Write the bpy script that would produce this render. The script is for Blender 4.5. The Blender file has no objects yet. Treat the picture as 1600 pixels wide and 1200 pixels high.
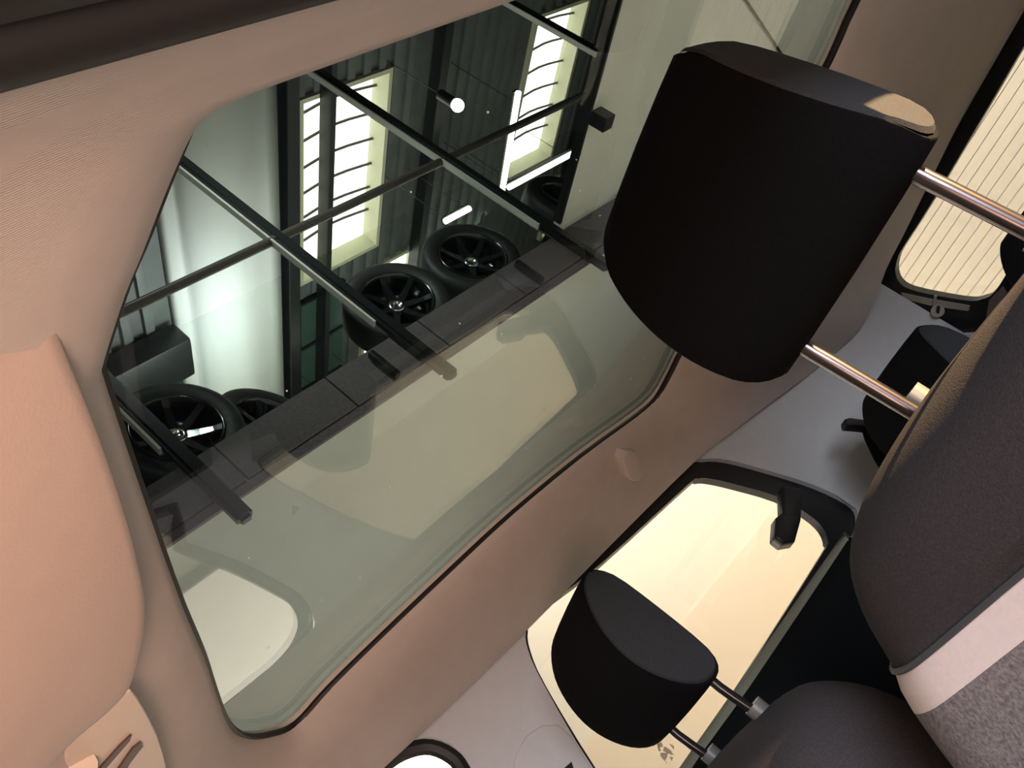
import bpy, bmesh, math, random
from mathutils import Vector, Matrix

random.seed(4)
SC = bpy.context.scene
COL = SC.collection

# ------------------------------------------------------------------ camera
# car frame "c": x = towards the car's right side, y = towards the tail, z = up,
# origin at the lens.  Blender: (x - CX, -y, z + CZ)
CX, CZ, FPX = 0.72, 1.10, 1330.0
RM = Matrix(((-0.17835978, 0.66400605, 0.72614307),
             (0.64190387, -0.48079646, 0.59732251),
             (-0.74575278, -0.57265236, 0.3404733)))

def B(x, y, z):
    return Vector((x - CX, -y, z + CZ))

def Dv(v):
    return Vector((v[0], -v[1], v[2]))

cam = bpy.data.cameras.new('camera')
cam.sensor_fit = 'HORIZONTAL'
cam.sensor_width = 36.0
cam.lens = 36.0 * FPX / 1600.0
cam.clip_start = 0.01
camo = bpy.data.objects.new('camera', cam)
COL.objects.link(camo)
cx_, cy_, cz_ = (Dv(RM.col[i]) for i in range(3))
camo.matrix_world = Matrix.Translation(B(0, 0, 0)) @ Matrix((cx_, -cy_, -cz_)).transposed().to_4x4()
SC.camera = camo

# ------------------------------------------------------------------ world and big lamps
w = bpy.data.worlds.new('world')
SC.world = w
w.use_nodes = True
w.node_tree.nodes['Background'].inputs[0].default_value = (0.75, 0.8, 0.85, 1)
w.node_tree.nodes['Background'].inputs[1].default_value = 0.05

def area(name, c, target, sx, sy, power, col, spread=180):
    l = bpy.data.lights.new(name, 'AREA')
    l.shape = 'RECTANGLE'
    l.size, l.size_y, l.energy, l.color = sx, sy, power, col
    l.spread = math.radians(spread)
    o = bpy.data.objects.new(name, l)
    COL.objects.link(o)
    o.location = B(*c)
    d = B(*target) - B(*c)
    o.rotation_euler = d.to_track_quat('-Z', 'Y').to_euler()
    return o

area('warm_front_fill', (-0.25, -0.30, -0.25), (0.4, 0.05, 0.3), 0.3, 0.3, 3.5, (1.0, 0.60, 0.45), 100)  # added unseen lamp, set close so the front headliner gets most warmth
sp_ = bpy.data.lights.new('warm_spot', 'SPOT')
sp_.energy, sp_.color, sp_.spot_size, sp_.spot_blend, sp_.shadow_soft_size = 3200, (1.0, 0.64, 0.32), math.radians(5), 0.25, 0.03
so_ = bpy.data.objects.new('warm_spot', sp_)
COL.objects.link(so_)
so_.location = B(-2.0, 2.0, 0.75)
so_.rotation_euler = (B(0.27, 0.67, 0.085) - B(-2.0, 2.0, 0.75)).to_track_quat('-Z', 'Y').to_euler()
area('side_wall_fill', (3.0, 3.6, 2.05), (3.28, 3.6, 0.0), 4.0, 0.25, 58, (1.0, 0.89, 0.76), 80)  # unseen lamp added to brighten the side partition
area('tail_wall_fill', (0.6, 3.5, 2.0), (0.6, 4.2, 0.1), 3.0, 0.25, 50, (1.0, 0.86, 0.65))  # added the same way for the rear partition, no visible fixture
area('cool_door_lamp', (-2.6, -0.7, 0.5), (1.3, 0.4, 0.1), 1.4, 1.2, 122, (0.82, 0.87, 1.0))
area('soffit_fill', (5.9, 2.4, -0.6), (5.3, 2.4, 2.1), 2.5, 6.0, 105, (1.0, 0.98, 0.92))  # added lamp hidden behind the side partition, lifts the soffit
area('rear_soffit_fill', (1.8, 7.0, -0.6), (1.8, 7.0, 2.4), 4.0, 3.0, 85, (1.0, 0.98, 0.92))  # added lamp hidden behind the rear partition, lifts the rear soffit
area('cool_gallery_lamp', (6.5, 3.3, 4.3), (6.0, 3.9, 6.0), 0.5, 0.5, 60, (0.80, 0.88, 1.0))
area('gallery_fill', (7.0, 3.6, 2.7), (7.0, 4.2, 6.0), 4.0, 3.0, 190, (1.0, 1.0, 0.95))  # unseen fill added to brighten the white bulkhead and gallery ceiling
area('wheel_fill', (1.4, 2.4, 5.6), (4.0, 3.2, 2.9), 0.5, 0.5, 28, (0.92, 0.97, 1.0), 60)  # added out of view to put glints on the wheel rims
area('gallery_lamp', (8.5, 7.6, 5.6), (6.0, 6.5, 2.5), 2.5, 2.5, 60, (0.95, 1.0, 0.95))

SC.view_settings.view_transform = 'Standard'
SC.view_settings.look = 'None'
SC.view_settings.gamma = 1.0
SC.view_settings.use_curve_mapping = False
SC.view_settings.exposure = 0.0

# ------------------------------------------------------------------ pixel helpers
def ray(px, py):
    return RM @ Vector((px - 800.0, py - 600.0, FPX)).normalized()

def onx(p, v):
    r = ray(*p); r = r * (v / r.x); return (r.x, r.y, r.z)

def ony(p, v):
    r = ray(*p); r = r * (v / r.y); return (r.x, r.y, r.z)

def onz(p, v):
    r = ray(*p); r = r * (v / r.z); return (r.x, r.y, r.z)

def onpl(p, p0, n):
    r = ray(*p); n = Vector(n)
    t = Vector(p0).dot(n) / r.dot(n); r = r * t
    return (r.x, r.y, r.z)

# ------------------------------------------------------------------ materials
MATS = {}

def mat(name, col, rough=0.6, noise=0.0, nscale=40.0, bump=0.0, bscale=300.0, metal=0.0, spec=0.5,
        wave=None, sheen=0.0, coat=0.0):
    if name in MATS:
        return MATS[name]
    m = bpy.data.materials.new(name); m.use_nodes = True
    nt = m.node_tree; b = nt.nodes['Principled BSDF']
    b.inputs['Base Color'].default_value = (*col, 1)
    b.inputs['Roughness'].default_value = rough
    b.inputs['Metallic'].default_value = metal
    b.inputs['Specular IOR Level'].default_value = spec
    b.inputs['Sheen Weight'].default_value = sheen
    b.inputs['Coat Weight'].default_value = coat
    tc = nt.nodes.new('ShaderNodeTexCoord')
    if noise > 0:
        n = nt.nodes.new('ShaderNodeTexNoise'); n.inputs['Scale'].default_value = nscale
        n.inputs['Detail'].default_value = 4
        r = nt.nodes.new('ShaderNodeValToRGB')
        r.color_ramp.elements[0].position = 0.3; r.color_ramp.elements[1].position = 0.7
        r.color_ramp.elements[0].color = (*[c * (1 - noise) for c in col], 1)
        r.color_ramp.elements[1].color = (*[min(1, c * (1 + noise)) for c in col], 1)
        nt.links.new(tc.outputs['Object'], n.inputs['Vector'])
        nt.links.new(n.outputs['Fac'], r.inputs['Fac'])
        nt.links.new(r.outputs['Color'], b.inputs['Base Color'])
    if bump > 0:
        bp = nt.nodes.new('ShaderNodeBump'); bp.inputs['Strength'].default_value = bump
        bp.inputs['Distance'].default_value = 0.002
        if wave:
            t = nt.nodes.new('ShaderNodeTexWave'); t.inputs['Scale'].default_value = bscale
            t.bands_direction = wave; t.inputs['Distortion'].default_value = 1.5
            t.inputs['Detail Scale'].default_value = 2.0
        else:
            t = nt.nodes.new('ShaderNodeTexNoise'); t.inputs['Scale'].default_value = bscale
        nt.links.new(tc.outputs['Object'], t.inputs['Vector'])
        nt.links.new(t.outputs['Fac'], bp.inputs['Height'])
        nt.links.new(bp.outputs['Normal'], b.inputs['Normal'])
    MATS[name] = m
    return m

def emis(name, col, s):
    m = bpy.data.materials.new(name); m.use_nodes = True
    nt = m.node_tree; nt.nodes.clear()
    e = nt.nodes.new('ShaderNodeEmission'); e.inputs[0].default_value = (*col, 1); e.inputs[1].default_value = s
    o = nt.nodes.new('ShaderNodeOutputMaterial'); nt.links.new(e.outputs[0], o.inputs[0])
    MATS[name] = m
    return m

def thin_glass(name, tint, f0=0.04, rough=0.0, gain=1.0):
    """pane glass: tinted see-through, mirror reflection rising towards grazing angles"""
    m = bpy.data.materials.new(name); m.use_nodes = True
    nt = m.node_tree; nt.nodes.clear(); L = nt.links.new
    g = nt.nodes.new('ShaderNodeNewGeometry')
    d = nt.nodes.new('ShaderNodeVectorMath'); d.operation = 'DOT_PRODUCT'
    L(g.outputs['Incoming'], d.inputs[0]); L(g.outputs['Normal'], d.inputs[1])
    def mth(op, a, b):
        n = nt.nodes.new('ShaderNodeMath'); n.operation = op
        for i, v in enumerate((a, b)):
            if v is None: continue
            if isinstance(v, (int, float)): n.inputs[i].default_value = v
            else: L(v, n.inputs[i])
        return n.outputs[0]
    c = mth('ABSOLUTE', d.outputs['Value'], None)
    k = mth('POWER', mth('SUBTRACT', 1.0, c), 5.0)
    F = mth('ADD', mth('MULTIPLY', k, (1.0 - f0) * gain), f0)
    t = nt.nodes.new('ShaderNodeBsdfTransparent'); t.inputs[0].default_value = (*tint, 1)
    gl = nt.nodes.new('ShaderNodeBsdfGlossy'); gl.inputs['Roughness'].default_value = rough
    mx = nt.nodes.new('ShaderNodeMixShader'); L(F, mx.inputs[0]); L(t.outputs[0], mx.inputs[1]); L(gl.outputs[0], mx.inputs[2])
    o = nt.nodes.new('ShaderNodeOutputMaterial'); L(mx.outputs[0], o.inputs[0])
    MATS[name] = m
    return m

M_liner = mat('headliner_cloth', (0.62, 0.54, 0.48), 0.9, 0.03, 30, 0.15, 260, wave='X')
M_pillar = mat('pillar_plastic', (0.62, 0.61, 0.60), 0.65, 0.02, 60, 0.12, 600)
M_visor = mat('visor_vinyl', (0.60, 0.47, 0.39), 0.75, 0.02, 40, 0.1, 500)
M_console = mat('console_plastic', (0.70, 0.60, 0.49), 0.6)
M_slot = mat('slot_brown', (0.10, 0.06, 0.05), 0.6)
M_seal = mat('rubber_seal', (0.012, 0.011, 0.010), 0.55)
M_blackp = mat('black_plastic', (0.012, 0.012, 0.013), 0.38)
M_doorp = mat('door_black', (0.010, 0.011, 0.012), 0.8, spec=0.08)
M_belt = mat('belt_strip', (0.30, 0.29, 0.22), 0.6)
M_fab = mat('black_seat_fabric', (0.0038, 0.0038, 0.0042), 0.95, 0.25, 500, 0.25, 700, spec=0.12)
M_fab2 = mat('charcoal_seat_fabric', (0.052, 0.047, 0.049), 0.95, 0.2, 500, 0.25, 700, spec=0.15)
M_side = mat('headrest_side_fabric', (0.032, 0.033, 0.035), 0.9, 0.15, 500, 0.2, 700, spec=0.15)
M_pink = mat('ivory_band_fabric', (0.86, 0.74, 0.69), 0.85, 0.03, 200, 0.1, 600)
M_marl = mat('grey_marl_fabric', (0.22, 0.195, 0.195), 0.95, 0.4, 330, 0.3, 500)
M_pipe = mat('grey_piping', (0.06, 0.065, 0.07), 0.6)
M_chrome = mat('headrest_post_steel', (0.13, 0.11, 0.11), 0.25, metal=1.0)
M_postblk = mat('headrest_post_black', (0.012, 0.012, 0.013), 0.18)
M_roofglass = thin_glass('roof_glass', (0.635, 0.67, 0.63), 0.03)
M_winglass = thin_glass('side_glass', (0.97, 0.98, 0.96), 0.03)
M_ballglass = thin_glass('railing_glass', (0.955, 0.972, 0.962), 0.0, 0.0, 0.04)
M_heater = mat('heater_line', (0.70, 0.62, 0.46), 0.6)
M_stamp = mat('glass_stamp', (0.78, 0.66, 0.48), 0.7)
M_cream = mat('cream_wall_paint', (0.86, 0.79, 0.68), 0.8, 0.02, 3)
M_floor = mat('pale_floor', (0.62, 0.58, 0.50), 0.45, 0.05, 4)
M_soffit = mat('pale_soffit_paint', (0.66, 0.65, 0.62), 0.85, 0.03, 3)
M_purple = mat('slab_edge_cladding', (0.12, 0.095, 0.105), 0.55, 0.25, 60)
M_dark = mat('dark_corrugated_sheet', (0.10, 0.105, 0.10), 0.5, 0.15, 4)
M_dark2 = mat('dark_wall_sheet', (0.07, 0.075, 0.075), 0.6, 0.15, 4)
M_steel = mat('black_painted_steel', (0.012, 0.013, 0.013), 0.35)
M_rail = mat('handrail_grey_steel', (0.07, 0.062, 0.055), 0.4)
M_white = mat('white_bulkhead_paint', (0.78, 0.78, 0.74), 0.7)
M_reveal = mat('skylight_reveal', (0.52, 0.49, 0.35), 0.8)
M_tyre = mat('tyre_rubber', (0.014, 0.013, 0.013), 0.6, 0.2, 60)
M_rim = mat('gloss_black_rim', (0.10, 0.10, 0.105), 0.18, metal=0.9, coat=0.6)
M_silver = mat('bright_rim_metal', (0.75, 0.75, 0.72), 0.2, metal=1.0)
M_brass = mat('bolt_ring_brass', (0.55, 0.45, 0.25), 0.3, metal=1.0)
M_sky = emis('skylight_daylight', (1.0, 1.0, 0.93), 6.0)
M_led = emis('led_tube', (1.0, 0.97, 0.88), 16.0)
M_spot = emis('spot_lens', (0.85, 0.93, 1.0), 18.0)
M_panel = emis('light_wall_panel', (1.0, 0.86, 0.72), 3.4)
M_green = mat('green_tinted_panel', (0.05, 0.085, 0.07), 0.2)

# ------------------------------------------------------------------ object helpers
def link(name, me, m=None, parent=None):
    o = bpy.data.objects.new(name, me); COL.objects.link(o)
    if m is not None and me is not None:
        me.materials.append(m)
    if parent is not None:
        o.parent = parent
        o.matrix_parent_inverse = parent.matrix_world.inverted()
    return o

def from_bm(name, bm, m, parent=None, smooth=True, ang=40):
    bmesh.ops.recalc_face_normals(bm, faces=bm.faces)
    me = bpy.data.meshes.new(name); bm.to_mesh(me); bm.free()
    if smooth:
        for p in me.polygons: p.use_smooth = True
        try: me.set_sharp_from_angle(angle=math.radians(ang))
        except Exception: pass
    return link(name, me, m, parent)

def thing(name, label, cat, c=(0, 0, 0), group=None):
    o = bpy.data.objects.new(name, None); COL.objects.link(o)
    o.empty_display_size = 0.05
    o.location = B(*c)
    bpy.context.view_layer.update()
    tag(o, label, cat, group)
    return o

def tag(o, label, cat, group=None):
    o['label'] = label; o['category'] = cat
    if group: o['group'] = group
    return o

def struct(o, label=None, cat=None):
    o['kind'] = 'structure'
    if label: o['label'] = label
    if cat: o['category'] = cat
    return o

def box_bm(c0, c1, bm=None):
    """box between two c-frame corners"""
    bm = bm or bmesh.new()
    a, b = B(*c0), B(*c1)
    lo = [min(a[i], b[i]) for i in range(3)]; hi = [max(a[i], b[i]) for i in range(3)]
    vs = [bm.verts.new((x, y, z)) for x in (lo[0], hi[0]) for y in (lo[1], hi[1]) for z in (lo[2], hi[2])]
    for f in ((0, 1, 3, 2), (4, 6, 7, 5), (0, 4, 5, 1), (2, 3, 7, 6), (0, 2, 6, 4), (1, 5, 7, 3)):
        bm.faces.new([vs[i] for i in f])
    return bm

def box(name, c0, c1, m, parent=None, bev=0.0):
    bm = box_bm(c0, c1)
    if bev > 0:
        bmesh.ops.bevel(bm, geom=bm.edges[:], offset=bev, segments=2, affect='EDGES', profile=0.6)
    return from_bm(name, bm, m, parent, smooth=bev > 0)

def tube_bm(pts, r, n=10, closed=False, bm=None, up=None):
    """tube through c-frame points; r a number or (r_side, r_up)"""
    bm = bm or bmesh.new()
    P = [B(*p) for p in pts]; rings = []
    rr = r if isinstance(r, tuple) else (r, r)
    K = len(P); prev = None
    for i, p in enumerate(P):
        if closed: t = (P[(i + 1) % K] - P[i - 1]).normalized()
        else: t = (P[min(i + 1, K - 1)] - P[max(i - 1, 0)]).normalized()
        u = Vector(up) if up else (prev if prev else (Vector((0, 0, 1)) if abs(t.z) < 0.9 else Vector((1, 0, 0))))
        s = t.cross(u).normalized(); u2 = s.cross(t).normalized(); prev = u2
        rings.append([bm.verts.new(p + s * math.cos(a) * rr[0] + u2 * math.sin(a) * rr[1])
                      for a in (2 * math.pi * k / n for k in range(n))])
    for i in range(K if closed else K - 1):
        A, C = rings[i], rings[(i + 1) % K]
        for k in range(n):
            bm.faces.new((A[k], A[(k + 1) % n], C[(k + 1) % n], C[k]))
    if not closed:
        bm.faces.new(rings[0][::-1]); bm.faces.new(rings[-1])
    return bm

def tube(name, pts, r, m, parent=None, n=10, closed=False, up=None):
    return from_bm(name, tube_bm(pts, r, n, closed, up=up), m, parent)

def grid_bm(rows, bm=None):
    bm = bm or bmesh.new()
    V = [[bm.verts.new(B(*p)) for p in r] for r in rows]
    for i in range(len(V) - 1):
        for j in range(len(V[0]) - 1):
            bm.faces.new((V[i][j], V[i][j + 1], V[i + 1][j + 1], V[i + 1][j]))
    return bm

def plate(name, outer, holes, m, nrm, th, parent=None, bev=0.0):
    """flat plate with holes: c-frame loops on one plane, thickness th along c-frame nrm"""
    bm = bmesh.new(); edges = []
    for loop in [outer] + list(holes):
        vs = [bm.verts.new(B(*p)) for p in loop]
        for i in range(len(vs)):
            edges.append(bm.edges.new((vs[i], vs[(i + 1) % len(vs)])))
    N = Dv(nrm).normalized()
    bmesh.ops.triangle_fill(bm, use_beauty=True, use_dissolve=False, edges=edges, normal=N)
    fs = bm.faces[:]
    r = bmesh.ops.extrude_face_region(bm, geom=fs)
    bmesh.ops.translate(bm, verts=[v for v in r['geom'] if isinstance(v, bmesh.types.BMVert)], vec=N * th)
    if bev > 0:
        bmesh.ops.recalc_face_normals(bm, faces=bm.faces)
        es = [e for e in bm.edges if len(e.link_faces) == 2 and e.calc_face_angle(0) > 1.0]
        bmesh.ops.bevel(bm, geom=es, offset=bev, segments=3, affect='EDGES', profile=0.5)
    return from_bm(name, bm, m, parent, ang=35)

def smooth_loop(pts, k=3):
    """Catmull-Rom through a closed loop of tuples"""
    out = []; n = len(pts)
    for i in range(n):
        p0, p1, p2, p3 = (pts[(i + j - 1) % n] for j in range(4))
        for s in range(k):
            t = s / k
            out.append(tuple(0.5 * (2 * b + (c - a) * t + (2 * a - 5 * b + 4 * c - d) * t * t +
                             (-a + 3 * b - 3 * c + d) * t ** 3) for a, b, c, d in zip(p0, p1, p2, p3)))
    return out

def smooth_path(pts, k=4):
    out = []; n = len(pts)
    for i in range(n - 1):
        p0, p1, p2, p3 = pts[max(i - 1, 0)], pts[i], pts[i + 1], pts[min(i + 2, n - 1)]
        for s in range(k):
            t = s / k
            out.append(tuple(0.5 * (2 * b + (c - a) * t + (2 * a - 5 * b + 4 * c - d) * t * t +
                             (-a + 3 * b - 3 * c + d) * t ** 3) for a, b, c, d in zip(p0, p1, p2, p3)))
    out.append(tuple(pts[-1]))
    return out

# ================================================================== THE HALL
W, ZS, ZF, ZC = 3.75, 2.15, 2.50, 6.0      # gallery edge, soffit, gallery floor, roof (c-frame)
YB = 4.45                                   # rear edge of the void
struct(box('floor', (-4.5, -5.5, -CZ), (11, 12.5, -CZ - 0.1), M_floor), 'pale smooth hall floor around the car', 'floor')
struct(box('wall_right', (3.40, 1.48, -CZ), (3.52, 7.5, 1.0), M_cream), 'cream partition wall seen through the rear side window', 'wall')
struct(box('trim_1', (3.395, 1.48, -CZ), (3.3995, 7.5, 0.12), mat('peach_lower_band', (0.90, 0.77, 0.63), 0.8)), 'peach lower band along the cream partition', 'dado')  # peach lower band, a thin board on the partition
struct(box('wall_rear', (-3.5, 4.2, -CZ), (3.30, 4.32, 1.0), M_cream), 'cream partition wall seen through the rear window', 'wall')
struct(box('wall_left', (-4.6, -5.5, -CZ), (-4.5, 12.5, ZF), M_cream), 'cream wall of the hall on the open door side', 'wall')
struct(box('wall_front', (-4.5, -5.65, -CZ), (11, -5.5, ZF), M_cream), 'cream wall of the hall ahead of the car', 'wall')
struct(box('wall_far', (11, -5.5, -CZ), (11.15, 12.5, ZS), M_cream), 'cream far wall of the lower hall under the gallery', 'wall')
struct(box('wall_back', (-4.5, 12.5, -CZ), (11, 12.65, ZF), M_cream), 'cream back wall of the lower hall', 'wall')
struct(box('ceiling', (W, -5.5, ZS), (11, 12.5, ZF), M_soffit), 'pale soffit under the gallery, above the glass roof', 'ceiling')
struct(box('ceiling', (-4.6, YB, ZF), (W, 12.5, ZF + 0.05), M_soffit), 'pale soffit behind the front headrest', 'ceiling')
struct(box('ceiling', (-4.6, -5.5, ZF), (-0.3, YB, ZF + 0.25), M_soffit), 'pale soffit on the open door side of the void', 'ceiling')
# freestanding lit panel beside the front door
lp = thing('light_panel', 'glowing white display panel outside the front side window', 'light', (3.45, 0.36, -1.1))
box('frame', (3.42, -0.75, -CZ), (3.50, 1.47, 1.02), M_steel, lp)
box('diffuser', (3.40, -0.70, -1.02), (3.42, 1.43, 0.97), M_panel, lp)

# slab edge cladding panels, 0.75 m wide, with open joints
cl = thing('slab_edge_cladding', 'dark purple grey panels facing the gallery slab edge', 'cladding', (W, 2, ZS))
y = -1.5
while y < 9.0:
    box('panel', (W - 0.03, y + 0.006, ZS + 0.06), (W, y + 0.744, ZF - 0.01), M_purple, cl)
    y += 0.75
box('lower_strip', (W - 0.025, -1.5, ZS), (W, 9.0, ZS + 0.052), M_purple, cl)

# gallery railing: posts every 1.53 m fixed to the slab edge, grey handrail, glass panes
rl = thing('gallery_railing', 'black steel gallery railing with tall posts, grey handrail and glass', 'railing', (W, 3, ZS))
PY = [-0.22, 1.33, 2.80, 4.40, 6.95]
for yp in PY:
    bm = box_bm((W - 0.11, yp - 0.045, 1.99), (W - 0.035, yp + 0.045, ZC))
    bmesh.ops.bevel(bm, geom=bm.edges[:], offset=0.02, segments=2, affect='EDGES')
    from_bm('post', bm, M_steel, rl)
    box('post_lit_edge', (W - 0.10, yp - 0.070, 2.6), (W - 0.05, yp - 0.054, ZC - 0.22), mat('lit_edge_tone', (0.55, 0.54, 0.48), 0.45), rl)  # pale strip: the post's lit edge put into colour
tube('handrail', [(W - 0.07, -1.5, 3.58), (W - 0.07, 3, 3.58), (W - 0.07, 9.2, 3.58)], 0.032, M_rail, rl)
for a, b in zip(PY[:-1], PY[1:]):
    k = 2 if b - a > 2 else 1
    for q in range(k):
        y0 = a + (b - a) * q / k + 0.08; y1 = a + (b - a) * (q + 1) / k - 0.08
        box('glass_pane', (W - 0.075, y0, 2.2), (W - 0.063, y1, 3.28), M_ballglass, rl)
for yc in (2.55, 3.9, 5.3):
    box('glass_clamp', (W - 0.10, yc - 0.02, 2.2), (W - 0.045, yc + 0.02, 2.44), M_steel, rl, 0.01)
# railing along the rear edge of the void
r2 = thing('void_railing', 'black posts and grey handrail along the rear edge of the ceiling void', 'railing', (2, YB, ZF))
for xp in (0.6, 2.78):
    bm = box_bm((xp - 0.05, YB + 0.02, ZF - 0.12), (xp + 0.05, YB + 0.12, ZF + 0.02))
    from_bm('post_foot', bm, M_steel, r2, smooth=False)
box('edge_angle', (-0.3, YB - 0.012, ZF - 0.01), (W - 0.12, YB + 0.01, ZF + 0.055), M_steel, r2)
tag(tube('wall_cable', [onz(p, ZF - 0.013) for p in ((1150, -25), (1165, 0), (1190, 38), (1214, 74), (1245, 120))], 0.012, M_blackp),
    'thin dark cable clipped under the pale soffit behind the headrest', 'cable')

# upper hall shell
SKY = [(4.65, 7.00, 5.05, 6.22), (4.65, 7.05, 8.80, 9.85), (7.45, 9.40, 6.15, 7.10), (7.60, 8.80, 10.2, 11.1)]
GRN = (7.35, 10.5, 5.02, 5.72)
def rect(r, e, z): return [(r[0] - e, r[2] - e, z), (r[1] + e, r[2] - e, z), (r[1] + e, r[3] + e, z), (r[0] - e, r[3] + e, z)]
struct(plate('ceiling', rect((W + 0.15, 11, 4.86, 12.5), 0, ZC + 0.06), [rect(r, 0.052, ZC + 0.06) for r in SKY], M_dark, (0, 0, 1), 0.14), 'dark sheet ceiling with skylights above the gallery', 'ceiling')
ribs = bmesh.new()
y = 4.98
while y < 12.4:
    cuts = sorted((r[0] - 0.06, r[1] + 0.06) for r in SKY + [GRN] if r[2] - 0.17 < y < r[3] + 0.07)
    x = W + 0.2
    for a, b in cuts + [(11, 11)]:
        if a > x + 0.05: box_bm((x, y, ZC + 0.02), (a, y + 0.10, ZC + 0.058), ribs)
        x = b
    y += 0.22
o = from_bm('ceiling_ribs', ribs, M_dark, None, smooth=False)
o['kind'] = 'stuff'; tag(o, 'dark corrugated ribs of the upper ceiling sheet', 'corrugation')
gp = thing('ceiling_glazing', 'row of dark green glass panels in the ceiling beyond the skylight', 'glazing', (GRN[0], GRN[2], ZC))
for k in range(4):
    xa = GRN[0] + (GRN[1] - GRN[0]) * k / 4
    box('pane', (xa + 0.02, GRN[2], ZC + 0.01), (xa + (GRN[1] - GRN[0]) / 4 - 0.02, GRN[3], ZC + 0.05), M_green, gp)
for k in range(5):
    xa = GRN[0] + (GRN[1] - GRN[0]) * k / 4
    box('frame_bar', (xa - 0.02, GRN[2], ZC - 0.02), (xa + 0.02, GRN[3], ZC + 0.058), M_steel, gp)
struct(box('wall_upper_far', (11, -5.5, ZF), (11.15, 12.5, ZC + 0.2), M_dark2), 'dark far wall of the gallery', 'wall')
struct(box('wall_upper_rear', (-4.5, 12.5, ZF), (11, 12.65, ZC + 0.2), M_dark2), 'dark rear wall of the upper hall', 'wall')
struct(box('wall_upper_left', (-4.6, -5.5, ZF + 0.25), (-4.5, 12.5, ZC + 0.2), M_dark2), 'dark wall of the upper hall over the void', 'wall')
struct(box('ceiling', (-4.6, -5.5, ZC + 0.06), (W + 0.15, 12.5, ZC + 0.2), M_dark), 'dark upper ceiling over the void', 'ceiling')
# skylights
n = 0
for x0, x1, y0, y1 in SKY:
    n += 1
    e = bpy.data.objects.new('window_%d' % n, None); COL.objects.link(e); e.location = B(x0, y0, ZC); bpy.context.view_layer.update()
    struct(e, ['bright skylight nearest the white bulkhead', 'bright skylight beside the rear soffit',
               'bright skylight mostly hidden behind the wheels', 'narrow skylight below the led corner'][n - 1], 'skylight')
    zt = ZC + 0.25
    box('reveal', (x0 - 0.05, y0 - 0.05, ZC), (x0, y1 + 0.05, zt), M_reveal, e)
    box('reveal', (x1, y0 - 0.05, ZC), (x1 + 0.05, y1 + 0.05, zt), M_reveal, e)
    box('reveal', (x0, y0 - 0.05, ZC), (x1, y0, zt), M_reveal, e)
    box('reveal', (x0, y1, ZC), (x1, y1 + 0.05, zt), M_reveal, e)
    box('pane', (x0 - 0.05, y0 - 0.05, zt), (x1 + 0.05, y1 + 0.05, zt + 0.02), M_sky, e)
    for k in range(1, 7):
        xx = x0 + (x1 - x0) * (k - 0.3) / 7
        tube('glazing_bar', smooth_path([(xx + 0.04, y0, zt - 0.06), (xx - 0.03, (y0 + y1) / 2, zt - 0.04), (xx, y1, zt - 0.06)], 3), 0.017, M_rail, e, n=6)
# steel beams under the upper roof
for yb, wd, lab in ((4.76, 0.14, 'black steel ceiling beam along the white bulkhead edge'),
                    (5.26, 0.07, 'black steel ceiling beam crossing the bright skylight'),
                    (6.88, 0.12, 'black steel ceiling beam between the two bright skylights'),
                    (10.3, 0.14, 'black steel ceiling beam at the rear end of the gallery')):
    bt = thing('ceiling_beam', lab, 'beam', (W + 0.2, yb, ZC - 0.18), 'ceiling beams')
    box('web', (W - 0.03, yb - wd * 0.18, ZC - 0.18), (11, yb + wd * 0.18, ZC - 0.005), M_steel, bt)
    box('lower_flange', (W - 0.03, yb - wd / 2, ZC - 0.20), (11, yb + wd / 2, ZC - 0.18), M_steel, bt)
# white rounded bulkhead between the dark sheets
prof = [(3.36, ZC + 0.05), (3.40, ZC - 0.02), (3.48, ZC - 0.04)]
for k in range(9):
    a = math.pi * (0.95 - 0.55 * k / 8)
    prof.append((3.92 + 0.40 * math.cos(a), ZC - 0.02 - 0.24 * math.sin(a)))
prof += [(4.3, ZC - 0.12), (4.5, ZC - 0.06), (4.67, ZC - 0.03)]
bm = grid_bm([[(x, p[0], p[1]) for p in prof] for x in (W + 0.0, 10.95)])
o = from_bm('white_bulkhead', bm, M_white); sm = o.modifiers.new('thick', 'SOLIDIFY'); sm.thickness = 0.03
tag(o, 'smooth white rounded ceiling bulkhead behind the handrail', 'bulkhead')
# corrugated panel at the front of the gallery roof
e = thing('corrugated_panel', 'grey ribbed sheet panel at the far left of the glass roof', 'panel', (5, 1.8, ZC))
box('sheet', (W + 0.02, -1.0, ZC), (11, 3.31, ZC + 0.04), M_dark, e)
y = 0.6
while y < 3.2:
    box('rib', (W + 0.02, y, ZC - 0.05), (11, y + 0.10, ZC), M_dark, e, 0.01); y += 0.24
tag(box('ventilation_duct', (6.55, 1.9, ZC - 0.36), (7.1, 3.30, ZC - 0.06), M_steel, None, 0.04), 'black square duct under the ribbed sheet panel', 'duct')
# LED tubes
def led(p, q, label):
    t = thing('led_light', label, 'light', p, 'gallery led lights')
    tube('tube', [p, tuple((a + b) / 2 for a, b in zip(p, q)), q], 0.035, M_led, t)
    tube('housing', [(p[0], p[1], p[2] + 0.045), (q[0], q[1], q[2] + 0.045)], (0.045, 0.02), M_steel, t, n=8)
    for s in (0.1, 0.9):
        c = tuple(a + (b - a) * s for a, b in zip(p, q))
        tube('hanger', [(c[0], c[1], c[2] + 0.05), (c[0], c[1], ZC + 0.02)], 0.004, M_steel, t, n=6)
led((4.68, 7.22, 5.0), (6.03, 7.30, 5.0), 'long led tube leading to the corner beside the bright skylight')
led((6.03, 7.42, 5.0), (6.03, 8.75, 5.0), 'led tube meeting the long tube at a corner')
led((6.03, 6.28, 5.0), (6.03, 6.70, 5.0), 'short led tube above the wheels')
led((8.66, 4.95, 5.0), (8.57, 5.62, 5.0), 'low led tube next to the pale soffit edge')
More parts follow.
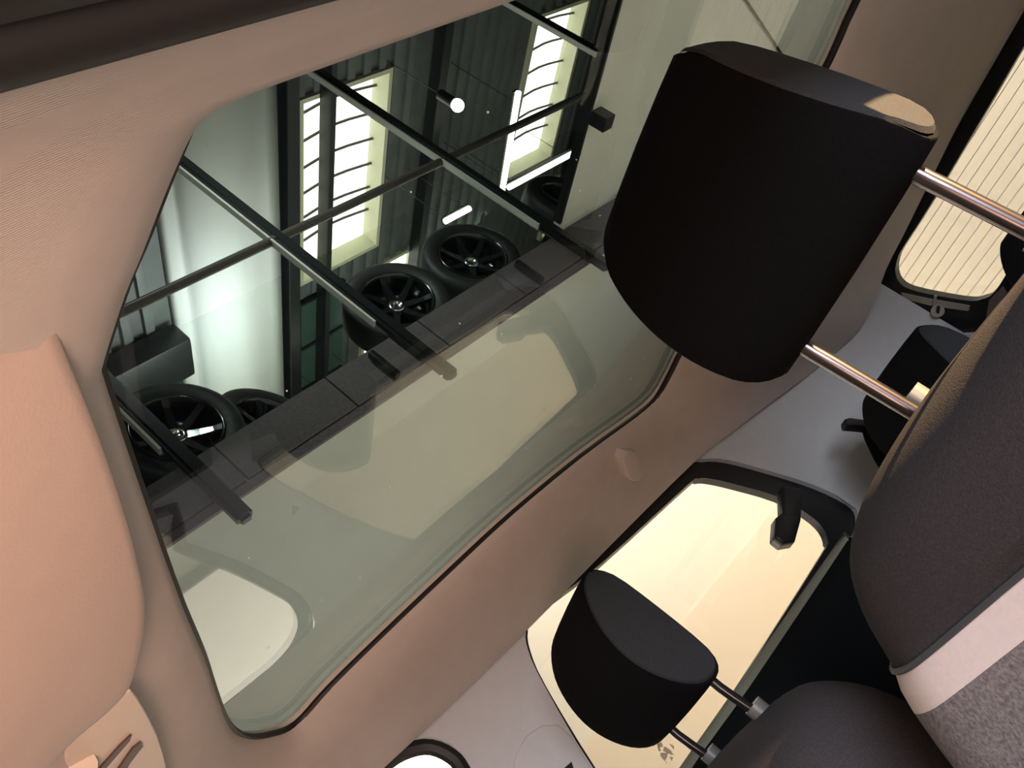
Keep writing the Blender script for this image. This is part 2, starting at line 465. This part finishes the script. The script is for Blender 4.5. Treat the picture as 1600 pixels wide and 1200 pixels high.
sp = thing('spotlight', 'small bluish spotlight beside the black ceiling beam', 'light', (4.52, 6.2, 5.0))
bm = bmesh.new(); bmesh.ops.create_icosphere(bm, subdivisions=2, radius=0.07); bmesh.ops.translate(bm, verts=bm.verts, vec=B(4.52, 6.2, 5.0))
from_bm('lens', bm, M_spot, sp)
tube('stem', [(4.52, 6.2, 5.07), (4.52, 6.2, ZC + 0.07)], 0.005, M_steel, sp)
tube('housing', [(4.52, 6.2, 5.05), (4.52, 6.2, 5.25)], 0.06, M_steel, sp)

# wheels standing along the gallery edge
def wheel_meshes(nsp):
    """axis along x, rim face towards -x; local meshes around the hub"""
    def lathe(profile, seg=40):
        bm = bmesh.new(); rings = []
        for (r, x) in profile:
            rings.append([bm.verts.new((x, r * math.cos(2 * math.pi * k / seg), r * math.sin(2 * math.pi * k / seg))) for k in range(seg)])
        for a, b in zip(rings[:-1], rings[1:]):
            for k in range(seg):
                bm.faces.new((a[k], a[(k + 1) % seg], b[(k + 1) % seg], b[k]))
        return bm
    ty = lathe([(0.245, -0.09), (0.27, -0.115), (0.33, -0.12), (0.36, -0.105), (0.372, -0.07), (0.374, 0.0), (0.372, 0.07), (0.36, 0.105), (0.33, 0.12), (0.27, 0.115), (0.245, 0.09), (0.24, 0.0), (0.245, -0.09)])
    ri = lathe([(0.256, -0.112), (0.248, -0.118), (0.240, -0.11), (0.232, -0.06), (0.225, 0.02), (0.22, 0.08), (0.16, 0.085), (0.0001, 0.085)])
    hu = lathe([(0.058, -0.03), (0.055, -0.045), (0.03, -0.05), (0.028, -0.04), (0.0001, -0.04)], 24)
    rg = lathe([(0.075, -0.022), (0.072, -0.034), (0.06, -0.036), (0.058, -0.02)], 24)
    spk = bmesh.new()
    sec = [(0.05, -0.03, 0.028), (0.12, -0.045, 0.022), (0.19, -0.065, 0.018), (0.238, -0.085, 0.022)]
    rings = [[spk.verts.new(v) for v in ((x - 0.012, -hw, r), (x - 0.012, hw, r), (x + 0.02, hw * 1.3, r), (x + 0.02, -hw * 1.3, r))] for r, x, hw in sec]
    for a, b in zip(rings[:-1], rings[1:]):
        for k in range(4): spk.faces.new((a[k], a[(k + 1) % 4], b[(k + 1) % 4], b[k]))
    spk.faces.new(rings[0]); spk.faces.new(rings[-1])
    out = []
    for nme, b_, mm in (('tyre', ty, M_tyre), ('rim', ri, M_rim), ('hub_cap', hu, M_silver), ('bolt_ring', rg, M_brass), ('spoke', spk, M_rim)):
        bmesh.ops.recalc_face_normals(b_, faces=b_.faces)
        me = bpy.data.meshes.new(nme); b_.to_mesh(me); b_.free(); me.materials.append(mm)
        for p in me.polygons: p.use_smooth = nme != 'spoke'
        out.append((nme, me))
    return out
WM = dict(wheel_meshes(7))
def wheel(c, label, yaw=0.0, nsp=7):
    t = thing('alloy_wheel', label, 'wheel', (c[0], c[1], ZF), 'wheels on the gallery')
    hub = B(*c)
    for nme in ('tyre', 'rim', 'hub_cap', 'bolt_ring'):
        o = link(nme, WM[nme], None, None); o.parent = t
        o.location = hub - t.location; o.rotation_euler = (0, 0, yaw)
    for k in range(nsp):
        o = link('spoke', WM['spoke'], None, None); o.parent = t
        o.location = hub - t.location
        o.rotation_euler = (Matrix.Rotation(yaw, 3, 'Z') @ Matrix.Rotation(2 * math.pi * k / nsp + 0.3, 3, 'X')).to_euler()
wheel((4.05, 1.51, 2.875), 'black alloy wheel nearest the front edge of the glass roof', 0.15)
wheel((4.50, 2.12, 2.875), 'dark wheel half hidden behind the front railing post', 0.5)
wheel((4.05, 3.23, 2.875), 'black alloy wheel between two railing posts below the skylight', -0.05)
wheel((4.05, 3.99, 2.875), 'black alloy wheel with bright hub beside the short led tube', 0.0)
wheel((4.05, 5.15, 2.875), 'dark wheel just left of the large front headrest', 0.2)

# ================================================================== THE CAR
car = thing('car_body', 'car interior shell with pale headliner, glass roof and cream-lit windows', 'car', (0.72, 0.7, -1.1))
ZG = 0.335
# opening in the headliner: pixel outline, height, outer headliner edge
T1 = onx((1085, 722), 1.29); T2 = onx((1200, 632), 1.265); T3 = onx((1290, 565), 1.19); T4 = onx((1350, 505), 1.07)
ring = []
def R(inner, outer): ring.append((inner, outer))
for p, z, o in (
    ((372, 1150), ZG, (1.10, -0.04, 0.262)), ((355, 1130), ZG, (1.02, -0.05, 0.266)), ((338, 1085), ZG, (0.93, -0.055, 0.268)),
    ((320, 1030), ZG, (0.85, -0.06, 0.27)), ((290, 960), ZG, (0.77, -0.06, 0.27)), ((260, 880), ZG, (0.70, -0.06, 0.27)), ((232, 800), 0.334, (0.62, -0.06, 0.27)),
    ((208, 730), 0.333, (0.55, -0.06, 0.268)), ((183, 655), 0.331, (0.48, -0.06, 0.265)), ((162, 590), 0.328, (0.42, -0.06, 0.26)),
    ((160, 572), 0.327, (0.37, -0.055, 0.255)), ((175, 520), 0.324, (0.32, -0.05, 0.25)), ((203, 438), 0.320, (0.27, -0.04, 0.245)),
    ((230, 375), 0.317, (0.22, -0.03, 0.235)), ((262, 292), 0.314, (0.17, -0.02, 0.22)), ((288, 228), 0.312, (0.14, 0.0, 0.21)),
    ((303, 195), 0.311, (0.13, 0.03, 0.208)), ((320, 170), 0.310, (0.128, 0.06, 0.208)), ((345, 150), 0.310, (0.127, 0.09, 0.21)), ((385, 131), 0.310, (0.127, 0.13, 0.21)),
    ((440, 111), 0.310, (0.127, 0.18, 0.21)), ((600, 55), 0.310, (0.127, 0.26, 0.21)), ((760, 0), 0.310, (0.127, 0.36, 0.21))):
    R(onz(p, z), o)
R((0.212, 0.60, 0.31), (0.127, 0.60, 0.21)); R((0.212, 1.00, 0.315), (0.127, 1.00, 0.21)); R((0.23, 1.20, 0.32), (0.13, 1.30, 0.20))
R((0.26, 1.24, 0.325), (0.30, 1.58, 0.17))
for p, o in (((1346, 0), ony((1665, -95), 1.6)), ((1302, 96), ony((1590, 25), 1.6)), ((1240, 212), ony((1515, 160), 1.6)), ((1180, 330), ony((1445, 300), 1.6)),
             ((1120, 450), ony((1412, 367), 1.6)), ((1085, 520), ony((1385, 420), 1.6)), ((1066, 556), T4), ((1060, 568), T3), ((1050, 588), T2),
             ((1030, 622), onx((1140, 678), 1.28)), ((1000, 650), T1)):
    R(onz(p, ZG), o)
for p, o in (((912, 715), (960, 846)), ((803, 806), (870, 938)), ((700, 902), (780, 1028)), ((600, 998), (700, 1106)), ((520, 1077), (640, 1163)), ((480, 1122), (600, 1200))):
    R(onz(p, ZG), onx(o, 1.29))
R(onz((455, 1143), ZG), (1.285, 0.22, 0.24)); R(onz((430, 1152), ZG), (1.27, 0.08, 0.245)); R(onz((400, 1157), ZG), (1.20, -0.02, 0.255))
def lerp(a, b, t): return tuple(x + (y - x) * t for x, y in zip(a, b))
prof = [(0, 0), (0.04, -0.006), (0.15, -0.012), (0.35, -0.013), (0.55, -0.004), (0.8, -0.006), (1.0, 0.0)]
inn = smooth_loop([r[0] for r in ring], 3); out = smooth_loop([r[1] for r in ring], 3)
rows = []
for t, dz in prof:
    rw = []
    for a, b in zip(inn, out):
        p = lerp(a, b, t); rw.append((p[0], p[1], p[2] + dz))
    rw.append(rw[0]); rows.append(rw)
# a short up-turned lip into the opening, and the roof skin above
rows.insert(0, [(x, y, z + 0.016) for x, y, z in rows[0]])
bm = grid_bm(rows); bmesh.ops.remove_doubles(bm, verts=bm.verts, dist=1e-5)
hl = from_bm('headliner', bm, M_liner, car, ang=60)
# roof glass and its rubber seal
box('roof_glass', (0.10, 0.03, ZG + 0.018), (1.27, 1.36, ZG + 0.023), M_roofglass, car)
sl = bmesh.new()
tube_bm([(x + (0.004 if x > 1.05 else 0), y, z + 0.006) for x, y, z in inn], 0.0055, 8, True, sl)
from_bm('glass_seal', sl, M_seal, car)
# thick seal on the right and rear edges
rs = [onz(p, ZG + 0.007) for p in ((395, 1157), (425, 1154), (452, 1145), (480, 1122), (520, 1077), (600, 998), (700, 902), (803, 806), (912, 715), (1000, 650), (1030, 622), (1050, 586), (1062, 562), (1085, 520), (1180, 330), (1302, 96), (1346, 0))]
tube('edge_seal', smooth_path(rs, 4), (0.007, 0.011), M_seal, car, n=8)
# dust flecks lying on the inside of the roof glass
bm = bmesh.new()
for px, py in ((720, 508), (786, 525), (848, 636), (505, 938), (968, 395), (935, 335), (905, 300), (985, 590), (560, 905), (388, 872), (690, 590), (820, 700), (760, 175), (640, 300), (900, 250), (930, 600), (1010, 560), (240, 350), (215, 420), (450, 610), (610, 760), (420, 1010)):
    p = B(*onz((px + random.uniform(-3, 3), py + random.uniform(-3, 3)), ZG + 0.0172))
    r = random.uniform(0.0006, 0.0011)
    bmesh.ops.create_icosphere(bm, subdivisions=1, radius=r, matrix=Matrix.Translation(p))
o = from_bm('dust_flecks', bm, mat('dust', (0.8, 0.8, 0.75), 0.9), car); o['kind'] = 'stuff'
# roof skin (outside sheet around the glass) keeps light out
bm = bmesh.new()
o_out = [(x + (x - 0.72) * 0.04, y + (y - 0.7) * 0.03, z + 0.035) for x, y, z in out]
i_out = [(min(max(x, 0.16), 1.2), min(max(y, 0.08), 1.3), ZG + 0.03) for x, y, z in inn]
rows = [[*i_out, i_out[0]], [*(lerp(a, b, 0.5)[:2] + (ZG + 0.022 - 0.02,) for a, b in zip(i_out, o_out)), lerp(i_out[0], o_out[0], 0.5)[:2] + (ZG + 0.002,)], [*o_out, o_out[0]]]
# (outer sheet only outside the glass)
rows = [[(x, y, z + 0.03) for x, y, z in rows[1]], rows[2]]
bm = grid_bm(rows); bmesh.ops.remove_doubles(bm, verts=bm.verts, dist=1e-5)
from_bm('roof_skin', bm, M_blackp, car)

# left door frame seal
for k, (x, z, r, m) in enumerate(((0.110, 0.203, (0.013, 0.013), M_seal), (0.085, 0.190, (0.016, 0.012), M_seal))):
    tube('door_frame_seal', [(x + 0.05, -0.08, z - 0.03), (x, 0.02, z), (x, 0.4, z), (x, 0.9, z), (x + 0.01, 1.3, z - 0.02)], r, m, car, n=12)

# right side wall with window openings
XS = 1.30
Qout = [onx(p, XS) for p in ((840, 953), (870, 924), (960, 836), (1070, 727), (1100, 717), (1135, 718), (1200, 735), (1270, 757), (1325, 783), (1340, 802), (1336, 830), (1310, 870),
        (1170, 1068), (1065, 1215), (1010, 1290), (930, 1205), (850, 1070), (826, 1018), (822, 985))]
Qout = smooth_loop(Qout, 3)
Fw = [(XS, y, z) for y, z in ((-0.5, 0.10), (-0.2, 0.20), (0.1, 0.235), (0.30, 0.245), (0.36, 0.243), (0.395, 0.232), (0.42, 0.212), (0.432, 0.18), (0.428, 0.15), (0.40, 0.06), (0.36, -0.03), (0.33, -0.12), (-0.5, -0.12))]
side_out = [(XS, y, z) for y, z in ((-0.62, -0.6), (1.37, -0.6), (1.37, 0.215), (1.2, 0.245), (0.9, 0.25), (0.4, 0.265), (0.1, 0.255), (-0.2, 0.22), (-0.62, 0.10))]
plate('side_trim', side_out, [[(x, y + (0.012 if y > 0.3 else 0), z + (0.01 if z > 0.1 else 0)) for x, y, z in Fw], Qout], M_pillar, (1, 0, 0), 0.012, car)
# curved corner trim behind the side window
plan = smooth_path([(1.30, 1.36), (1.29, 1.44), (1.25, 1.52), (1.17, 1.58), (1.08, 1.605), (0.985, 1.61)], 4)
bm = grid_bm([[(x, y, z) for x, y in plan] for z in (-0.6, -0.2, 0.0, 0.12, 0.23)])
o = from_bm('corner_trim', bm, M_pillar, car)
# front side window seal and pane
ring_f = [(XS + 0.002, y, z) for _, y, z in Fw]
tube('window_seal', smooth_loop(ring_f, 3), (0.012, 0.012), M_seal, car, n=8, closed=True)
box('door_glass', (XS + 0.02, -0.5, -0.12), (XS + 0.024, 0.45, 0.24), M_winglass, car)
# rear side window: black frame, pane, latch, stamp
Qin = [onx(p, XS + 0.012) for p in ((839, 958), (825, 985), (829, 1018), (853, 1072), (933, 1204), (990, 1275), (1015, 1268), (1052, 1215), (1155, 1068), (1284, 866), (1293, 846), (1285, 824), (1262, 803), (1215, 776), (1150, 757), (1110, 748), (1090, 748), (1074, 758), (940, 880))]
Qin = smooth_loop(Qin, 3)
qw = plate('side_window_frame', [(XS + 0.012, y + 0.006 * (1 if y > 1 else -1), z) for _, y, z in Qout], [Qin], M_blackp, (1, 0, 0), 0.02, car)
box('pane', (XS + 0.026, 0.55, -0.2), (XS + 0.030, 1.38, 0.24), M_winglass, qw)
lat = [onx(p, 1.262) for p in ((1222, 758), (1254, 764), (1252, 812), (1243, 845), (1224, 848), (1211, 838), (1213, 808), (1224, 800))]
plate('window_latch', lat, [], M_blackp, (1, 0, 0), 0.03, qw, 0.004)
lat2 = [onx(p, 1.255) for p in ((1222, 802), (1250, 806), (1243, 845), (1224, 848), (1211, 838), (1213, 808))]
plate('latch_lever', lat2, [], M_blackp, (1, 0, 0), 0.02, qw, 0.004)
for poly in (((1026, 1161), (1034, 1160), (1036, 1166), (1031, 1168), (1033, 1174), (1029, 1173)), ((1038, 1166), (1048, 1172), (1053, 1180), (1046, 1178), (1036, 1173)),
             ((1032, 1176), (1044, 1176), (1042, 1184), (1038, 1189), (1032, 1181)), ((1046, 1162), (1054, 1166), (1053, 1171)), ((1046, 1182), (1052, 1183), (1050, 1189)), ((1040, 1190), (1043, 1190), (1041, 1193))):
    plate('glass_stamp', [onx(p, XS + 0.024) for p in poly], [], M_stamp, (1, 0, 0), 0.001, qw)
# belt strip and black lower panel
bl = [onx(p, 1.29) for p in ((1000, 1290), (1059, 1203), (1155, 1066), (1302, 856), (1318, 832))]
bl2 = [onx(p, 1.275) for p in ((1040, 1290), (1080, 1205), (1172, 1075), (1312, 866), (1326, 842))]
bm = grid_bm([smooth_path(bl, 4), smooth_path(bl2, 4)]); o = from_bm('belt_strip', bm, M_belt, car); s_ = o.modifiers.new('t', 'SOLIDIFY'); s_.thickness = 0.006
bl3 = [(p[0] - 0.012, p[1] + 0.01, p[2] - 0.03) for p in bl2]; bl4 = [(p[0] - 0.05, p[1] + 0.02, -0.6) for p in bl2]
bm = grid_bm([smooth_path(bl2, 4), smooth_path(bl3, 4), smooth_path(bl4, 4)]); o = from_bm('lower_trim_panel', bm, M_doorp, car); s_ = o.modifiers.new('t', 'SOLIDIFY'); s_.thickness = 0.006
box('rear_lower_panel', (1.18, 1.22, -0.6), (1.26, 1.5, -0.12), M_doorp, car, 0.02)
# seat belt anchor cover on the B pillar and its slot
ac = [onx(p, XS - 0.003) for p in ((800, 1210), (806, 1178), (822, 1150), (845, 1134), (872, 1132), (893, 1150), (918, 1190), (930, 1215))]
an = plate('belt_anchor_cover', ac, [], M_pillar, (1, 0, 0), 0.006, car, 0.002)
plate('belt_slot', [onx(p, XS - 0.005) for p in ((876, 1205), (893, 1190), (898, 1206))], [], M_blackp, (1, 0, 0), 0.004, an)
# coat hook on the roof rail
hk = [(1.168, 0.995, 0.292), (1.160, 0.998, 0.270), (1.152, 1.002, 0.256), (1.160, 1.004, 0.246), (1.176, 1.002, 0.250)]
bm = bmesh.new()
ho = [onpl(p, (1.185, 1.0, 0.268), (0.5, 0.1, 0.86)) for p in ((974, 716), (982, 706), (994, 706), (1000, 718), (1005, 733), (1006, 745), (998, 752), (988, 752), (980, 742))]
plate('coat_hook', ho, [], M_liner, (0.5, 0.1, 0.86), 0.03, car, 0.003)

# tail gate: trim wall, black window frame, pane, heater lines
YH = 1.62
hr = [ony(p, YH) for p in ((1640, 0), (1600, 72), (1460, 310), (1412, 385), (1402, 405), (1399, 425), (1406, 442), (1425, 453), (1470, 463), (1515, 470), (1535, 467), (1555, 455), (1600, 390))]
hleft = [(0.42, YH, hr[-1][2]), (0.38, YH, 0.03), (0.42, YH, hr[0][2])]
hin = smooth_loop(hr + hleft, 3)
cxh, czh = 0.72, 0.065
ho_px = [ony(p, YH) for p in ((1640, -60), (1600, 15), (1445, 285), (1400, 365), (1383, 405), (1370, 455), (1370, 480), (1380, 500), (1400, 510), (1440, 517), (1500, 524), (1560, 520), (1620, 470))]
hout = ho_px + [(0.36, YH, ho_px[-1][2]), (0.32, YH, 0.03), (0.36, YH, ho_px[0][2])]
back_out = [(1.10, YH, -0.6), (1.10, YH, 0.33), (0.1, YH, 0.33), (0.1, YH, -0.6)]
plate('tailgate_trim', back_out, [hout], M_pillar, (0, 1, 0), 0.02, car)
hw = plate('rear_window_frame', [(x + (x - cxh) * 0.03, YH + 0.012, z + (z - czh) * 0.05) for x, y, z in hout], [hin], M_blackp, (0, 1, 0), 0.02, car)
box('pane', (0.3, YH + 0.034, -0.12), (1.12, YH + 0.038, 0.25), M_winglass, hw)
for k in range(10):
    z = -0.018 + 0.0195 * k
    box('heater_line', (0.36, YH + 0.0325, z - 0.0005), (1.06, YH + 0.034, z + 0.0005), M_heater, hw)
# light gap, lock and striker in the frame's right end
plate('frame_gap', [ony(p, YH - 0.002) for p in ((1408, 458), (1455, 468), (1515, 478), (1513, 486), (1455, 478), (1412, 467))], [], mat('gap_grey', (0.30, 0.26, 0.20), 0.6), (0, 1, 0), 0.004, hw)
bm = tube_bm([ony((1465, 486), YH - 0.012), ony((1465, 486), YH - 0.002)], 0.0125, 16)
from_bm('lock_button', bm, mat('lock_grey', (0.22, 0.19, 0.15), 0.5), hw)
plate('lock_key_slot', [ony(p, YH - 0.016) for p in ((1464, 478), (1469, 480), (1467, 490), (1463, 488))], [], M_blackp, (0, 1, 0), 0.003, hw)
tube('lock_pin', [ony((1462, 462), YH - 0.004), ony((1459, 476), YH - 0.004)], 0.003, mat('gap_grey', (0.3, 0.26, 0.2)), hw, n=6)
plate('strut_mount', [ony(p, YH - 0.004) for p in ((1545, 470), (1566, 448), (1578, 470), (1560, 498), (1540, 502))], [], mat('strut_brown', (0.16, 0.12, 0.10), 0.6), (0, 1, 0), 0.006, hw)

# overhead console with slots
pc = (0.7, 0.06, 0.286); nc = (0, 0.22, 1)
co = plate('overhead_console', [onpl(p, pc, nc) for p in ((205, 1078), (216, 1092), (230, 1116), (246, 1148), (256, 1178), (262, 1205), (272, 1280), (60, 1300), (120, 1130))], [], M_console, (0, 0, 1), 0.02, car, 0.002)
for poly in (((206, 1149), (203, 1158), (164, 1203), (155, 1203), (188, 1166)), ((221, 1160), (224, 1166), (204, 1192), (196, 1206), (183, 1206), (208, 1170))):
    plate('slot', [onpl(p, (pc[0], pc[1], pc[2] - 0.002), nc) for p in poly], [], M_slot, (0, 0, 1), 0.003, co)
bm = tube_bm([onpl((125, 1200), (pc[0], pc[1], pc[2] - 0.004), nc), onpl((125, 1200), (pc[0], pc[1], pc[2] + 0.002), nc)], 0.012, 16)
from_bm('lamp_button', bm, M_console, co)

# floor pan, dash, and the closed rear left side of the body
box('floor_pan', (0.06, -1.2, -0.90), (1.38, 1.75, -0.86), M_doorp, car)
box('dashboard', (0.10, -0.95, -0.85), (1.34, -0.42, -0.32), M_doorp, car, 0.06)
XL = 0.14
lw = [(XL, y, z) for y, z in ((0.68, -0.08), (1.22, -0.08), (1.25, 0.0), (1.20, 0.17), (0.68, 0.19))]
plate('left_side_trim', [(XL, 0.64, -0.86), (XL, 1.62, -0.86), (XL, 1.62, 0.20), (XL, 1.2, 0.225), (XL, 0.64, 0.225)], [lw], M_pillar, (-1, 0, 0), 0.02, car)
box('right_sill', (1.24, -0.9, -0.86), (1.34, 1.62, -0.58), M_doorp, car)
box('front_door_panel', (1.25, -0.6, -0.60), (1.31, 0.5, -0.13), M_doorp, car, 0.01)

# sun visor (a padded slab hinged on the windscreen header)
vp = (0.4, 0.105, 0.286); vn = (0, -0.24, 1)
vo = [onpl(p, vp, vn) for p in ((-120, 412), (0, 410), (35, 412), (58, 430), (75, 465), (100, 530), (150, 655), (200, 805), (224, 905), (229, 950), (225, 1005), (206, 1075), (170, 1118), (120, 1160), (70, 1210), (-20, 1280), (-200, 1300))]
vis = thing('sun_visor', 'beige padded sun visor folded up against the headliner', 'sun visor', (0.4, 0.02, 0.26))
vo = smooth_loop(vo, 3)
cv = tuple(sum(p[i] for p in vo) / len(vo) for i in range(3))
rows = []
for s, h in ((0.80, -0.004), (0.92, -0.003), (0.97, 0.0), (0.992, 0.006), (1.0, 0.012), (0.992, 0.018), (0.97, 0.022)):
    rw = [(cv[0] + (p[0] - cv[0]) * s, cv[1] + (p[1] - cv[1]) * s, cv[2] + (p[2] - cv[2]) * s + h) for p in vo]; rw.append(rw[0]); rows.append(rw)
bm = grid_bm(rows); bmesh.ops.remove_doubles(bm, verts=bm.verts, dist=1e-5)
bmesh.ops.holes_fill(bm, edges=[e for e in bm.edges if e.is_boundary], sides=0)
from_bm('pad', bm, M_visor, vis, ang=60)
tube('hinge_rod', [(0.16, -0.035, 0.262), (0.4, -0.045, 0.262), (0.66, -0.045, 0.262)], 0.005, M_visor, vis)

# ------------------------------------------------------------------ seats
def headrest(par, cx, yb, zb, hw, post_len, pm, post_dx=0.085, k=1.0, yaw=0.0, taper=0.08):
    """D-shaped side profile run across the seat; flat side panels; two posts"""
    side = [(0.020, 0.000), (-0.015, 0.004), (-0.042, 0.030), (-0.060, 0.068), (-0.066, 0.108), (-0.060, 0.150), (-0.044, 0.188), (-0.020, 0.218), (0.006, 0.233), (0.024, 0.230), (0.033, 0.20), (0.036, 0.12), (0.034, 0.03)]
    side = [(a * k, b * k) for a, b in smooth_loop(side, 3)]
    my = sum(a for a, b in side) / len(side); mz = sum(b for a, b in side) / len(side)
    ca, sa = math.cos(yaw), math.sin(yaw)
    def wf(b):                               # half-width factor: narrows upwards, corners rounded off
        t = max(0, b / (0.233 * k))
        return 1 - taper * t ** 1.5 - 0.13 * max(0, (t - 0.78) / 0.22) ** 2 - 0.06 * max(0, (0.14 - t) / 0.14) ** 2
    def P(a, y, z): return (cx + a * ca - y * sa, yb + a * sa + y * ca, zb + z)
    rows = []
    for a, s in ((-1, 0.955), (-1.0, 0.99), (-0.985, 1.0), (-0.6, 1.012), (0, 1.018), (0.6, 1.012), (0.985, 1.0), (1, 0.99), (1, 0.955)):
        rw = [P(a * hw * wf(p[1]), my + (p[0] - my) * s, mz + (p[1] - mz) * s) for p in side]; rw.append(rw[0]); rows.append(rw)
    bm = grid_bm(rows); bmesh.ops.remove_doubles(bm, verts=bm.verts, dist=1e-6)
    h = from_bm('headrest', bm, M_fab, par, ang=35)
    for sg in (-1, 1):
        rows = []
        for s, da in ((0.958, 0.0), (0.93, 0.003), (0.6, 0.005), (0.02, 0.006)):
            rw = [P(sg * (hw * wf(mz + (p[1] - mz) * s) + da), my + (p[0] - my) * s, mz + (p[1] - mz) * s) for p in side]; rw.append(rw[0]); rows.append(rw)
        bm = grid_bm(rows); bmesh.ops.remove_doubles(bm, verts=bm.verts, dist=1e-6)
        bmesh.ops.holes_fill(bm, edges=[e for e in bm.edges if e.is_boundary and all((v.co - B(*P(sg * hw, my, mz))).length < 0.02 for v in e.verts)], sides=0)
        from_bm('side_panel', bm, M_side, h)
    for sg in (-1, 1):
        a = sg * post_dx
        tube('post', [P(a, 0.012, 0.03), P(a, 0.012, -0.012), P(a, 0.014, -0.03), P(a, 0.022, -post_len)], 0.0075 if pm is M_chrome else 0.006, pm, h, n=12)
    return h

def seat(name, label, cx, yo, zt, rest, grp, ws=1.0):
    """loft of rounded sections; front patch split into top panel, band and lower panel"""
    t = thing(name, label, 'car seat', (cx, yo + 0.5, -0.75), grp)
    #  z (rel. top), front y, back y, half width, squareness
    S = [(0.0, 0.60, 0.64, 0.06, 2.2), (-0.004, 0.575, 0.665, 0.12, 2.4), (-0.014, 0.54, 0.69, 0.180, 2.7), (-0.034, 0.51, 0.70, 0.220, 3.0), (-0.065, 0.492, 0.71, 0.244, 3.3),
         (-0.104, 0.480, 0.712, 0.253, 4.0), (-0.112, 0.478, 0.712, 0.255, 4.2), (-0.140, 0.466, 0.712, 0.262, 5.0), (-0.24, 0.435, 0.705, 0.268, 6.0), (-0.40, 0.39, 0.68, 0.268, 6.0), (-0.62, 0.32, 0.62, 0.255, 4.0)]
    S = smooth_path([(z, a, b, hw * ws, q) for z, a, b, hw, q in S], 3)
    N = 72
    rings = []
    for z, yf, ybk, hw, q in S:
        rg = []
        for i in range(N):
            a = 2 * math.pi * i / N          # a = 0 : +x side, pi/2 : front
            c, s = math.cos(a), math.sin(a)
            x = hw * math.copysign(abs(c) ** (2 / q), c); yy = math.copysign(abs(s) ** (2 / q), s)
            ym, yh = (yf + ybk) / 2, (ybk - yf) / 2
            dip = 0.016 * max(0, 1 - (x / (hw * 0.75)) ** 2) if (yy > 0.9 and z < -0.1) else 0
            rg.append((cx + x, yo + ym - yy * yh + dip, zt + z))
        rings.append(rg)
    def part(nm, m, i0, i1, a0, a1, off=0.0, cap=False):
        idx = [i for i in range(N) if a0 <= i / N * 360 <= a1] if a1 - a0 < 360 else list(range(N)) + [0]
        if a1 > 360: idx = [i % N for i in range(N * 2) if a0 <= i / N * 360 <= a1]
        bm = grid_bm([[rings[r][i] for i in idx] for r in range(i0, i1 + 1)])
        if cap: bm.faces.new([bm.verts[k] if False else v for k, v in enumerate(list(bm.verts)[:len(idx) - 1])])
        bmesh.ops.remove_doubles(bm, verts=bm.verts, dist=1e-6)
        return from_bm(nm, bm, m, t, ang=60)
    part('top_panel', M_fab2, 0, 18, 0, 360, cap=True)
    part('band', M_pink, 18, 21, 10, 170)
    part('centre_panel', M_marl, 21, 30, 10, 170)
    part('side_and_back', M_fab2, 18, 30, 163, 377)
    pr = [rings[18][i] for i in range(N) if 8 <= i / N * 360 <= 172]
    tube('piping', [(x, y - 0.001, z + 0.001) for x, y, z in pr], 0.0028, M_pipe, t, n=6)
    box('cushion', (cx - 0.25, yo - 0.08, -0.72), (cx + 0.25, yo + 0.50, -0.56), M_marl, t, 0.05)
    h = headrest(t, cx + rest[0], yo + rest[1], zt + rest[2], rest[3], rest[4], rest[5], rest[6], k=rest[8], yaw=rest[7], taper=rest[9])
    for sg in (-1, 1):
        bx, by = cx + rest[0] + sg * rest[6], yo + rest[1] + 0.022
        bm = tube_bm([(bx, by, zt - 0.02), (bx, by, zt + 0.010)], 0.013, 16)
        from_bm('post_sleeve', bm, mat('sleeve_plastic', (0.14, 0.135, 0.12), 0.35), h)
    return t

seat('front_seat', 'charcoal front seat with ivory band and large black headrest nearest the camera', 0.375, 0.0, -0.02, (0.012, 0.625, 0.103, 0.124, 0.135, M_chrome, 0.086, -0.14, 0.92, 0.22), 'front seats')
seat('front_seat', 'dark front seat on the far side with small headrest before the side window', 1.0, -0.054, -0.0955, (0.0, 0.627, 0.0615, 0.102, 0.09, M_postblk, 0.077, 0.0, 0.828, 0.06), 'front seats', 0.95)

def rear_headrest(cx, yb, zb, label):
    t = thing('rear_headrest', label, 'headrest', (cx, yb, zb - 0.1), 'rear headrests')
    headrest(t, cx, yb, zb, 0.115, 0.10, M_postblk)
rear_headrest(0.93, 1.30, -0.20, 'black rear headrest below the rear window corner beside the headrest post')
rear_headrest(0.575, 1.34, -0.225, 'black rear headrest overlapping the striped rear window')
rs_ = thing('rear_bench', 'black rear bench seat behind the front seats', 'car seat', (0.72, 1.35, -0.75))
box('backrest', (0.14, 1.27, -0.62), (1.15, 1.42, -0.33), M_fab2, rs_, 0.05)
box('cushion', (0.14, 0.86, -0.74), (1.15, 1.36, -0.6), M_fab2, rs_, 0.05)
# rear seat belt on the corner trim
sb = thing('seat_belt', 'black rear seat belt guide on the grey corner trim', 'seat belt', (1.15, 1.3, -0.1))
plate('belt_guide', [onx(p, 1.13) for p in ((1320, 654), (1328, 652), (1350, 655), (1366, 642), (1374, 650), (1362, 668), (1345, 666), (1322, 664))], [], M_blackp, (1, 0, 0), 0.02, sb, 0.003)
plate('strap', [onx(p, 1.14) for p in ((1345, 660), (1372, 645), (1400, 690), (1430, 760), (1440, 830), (1400, 790), (1382, 742), (1366, 715), (1352, 685))], [], M_doorp, (1, 0, 0), 0.004, sb)
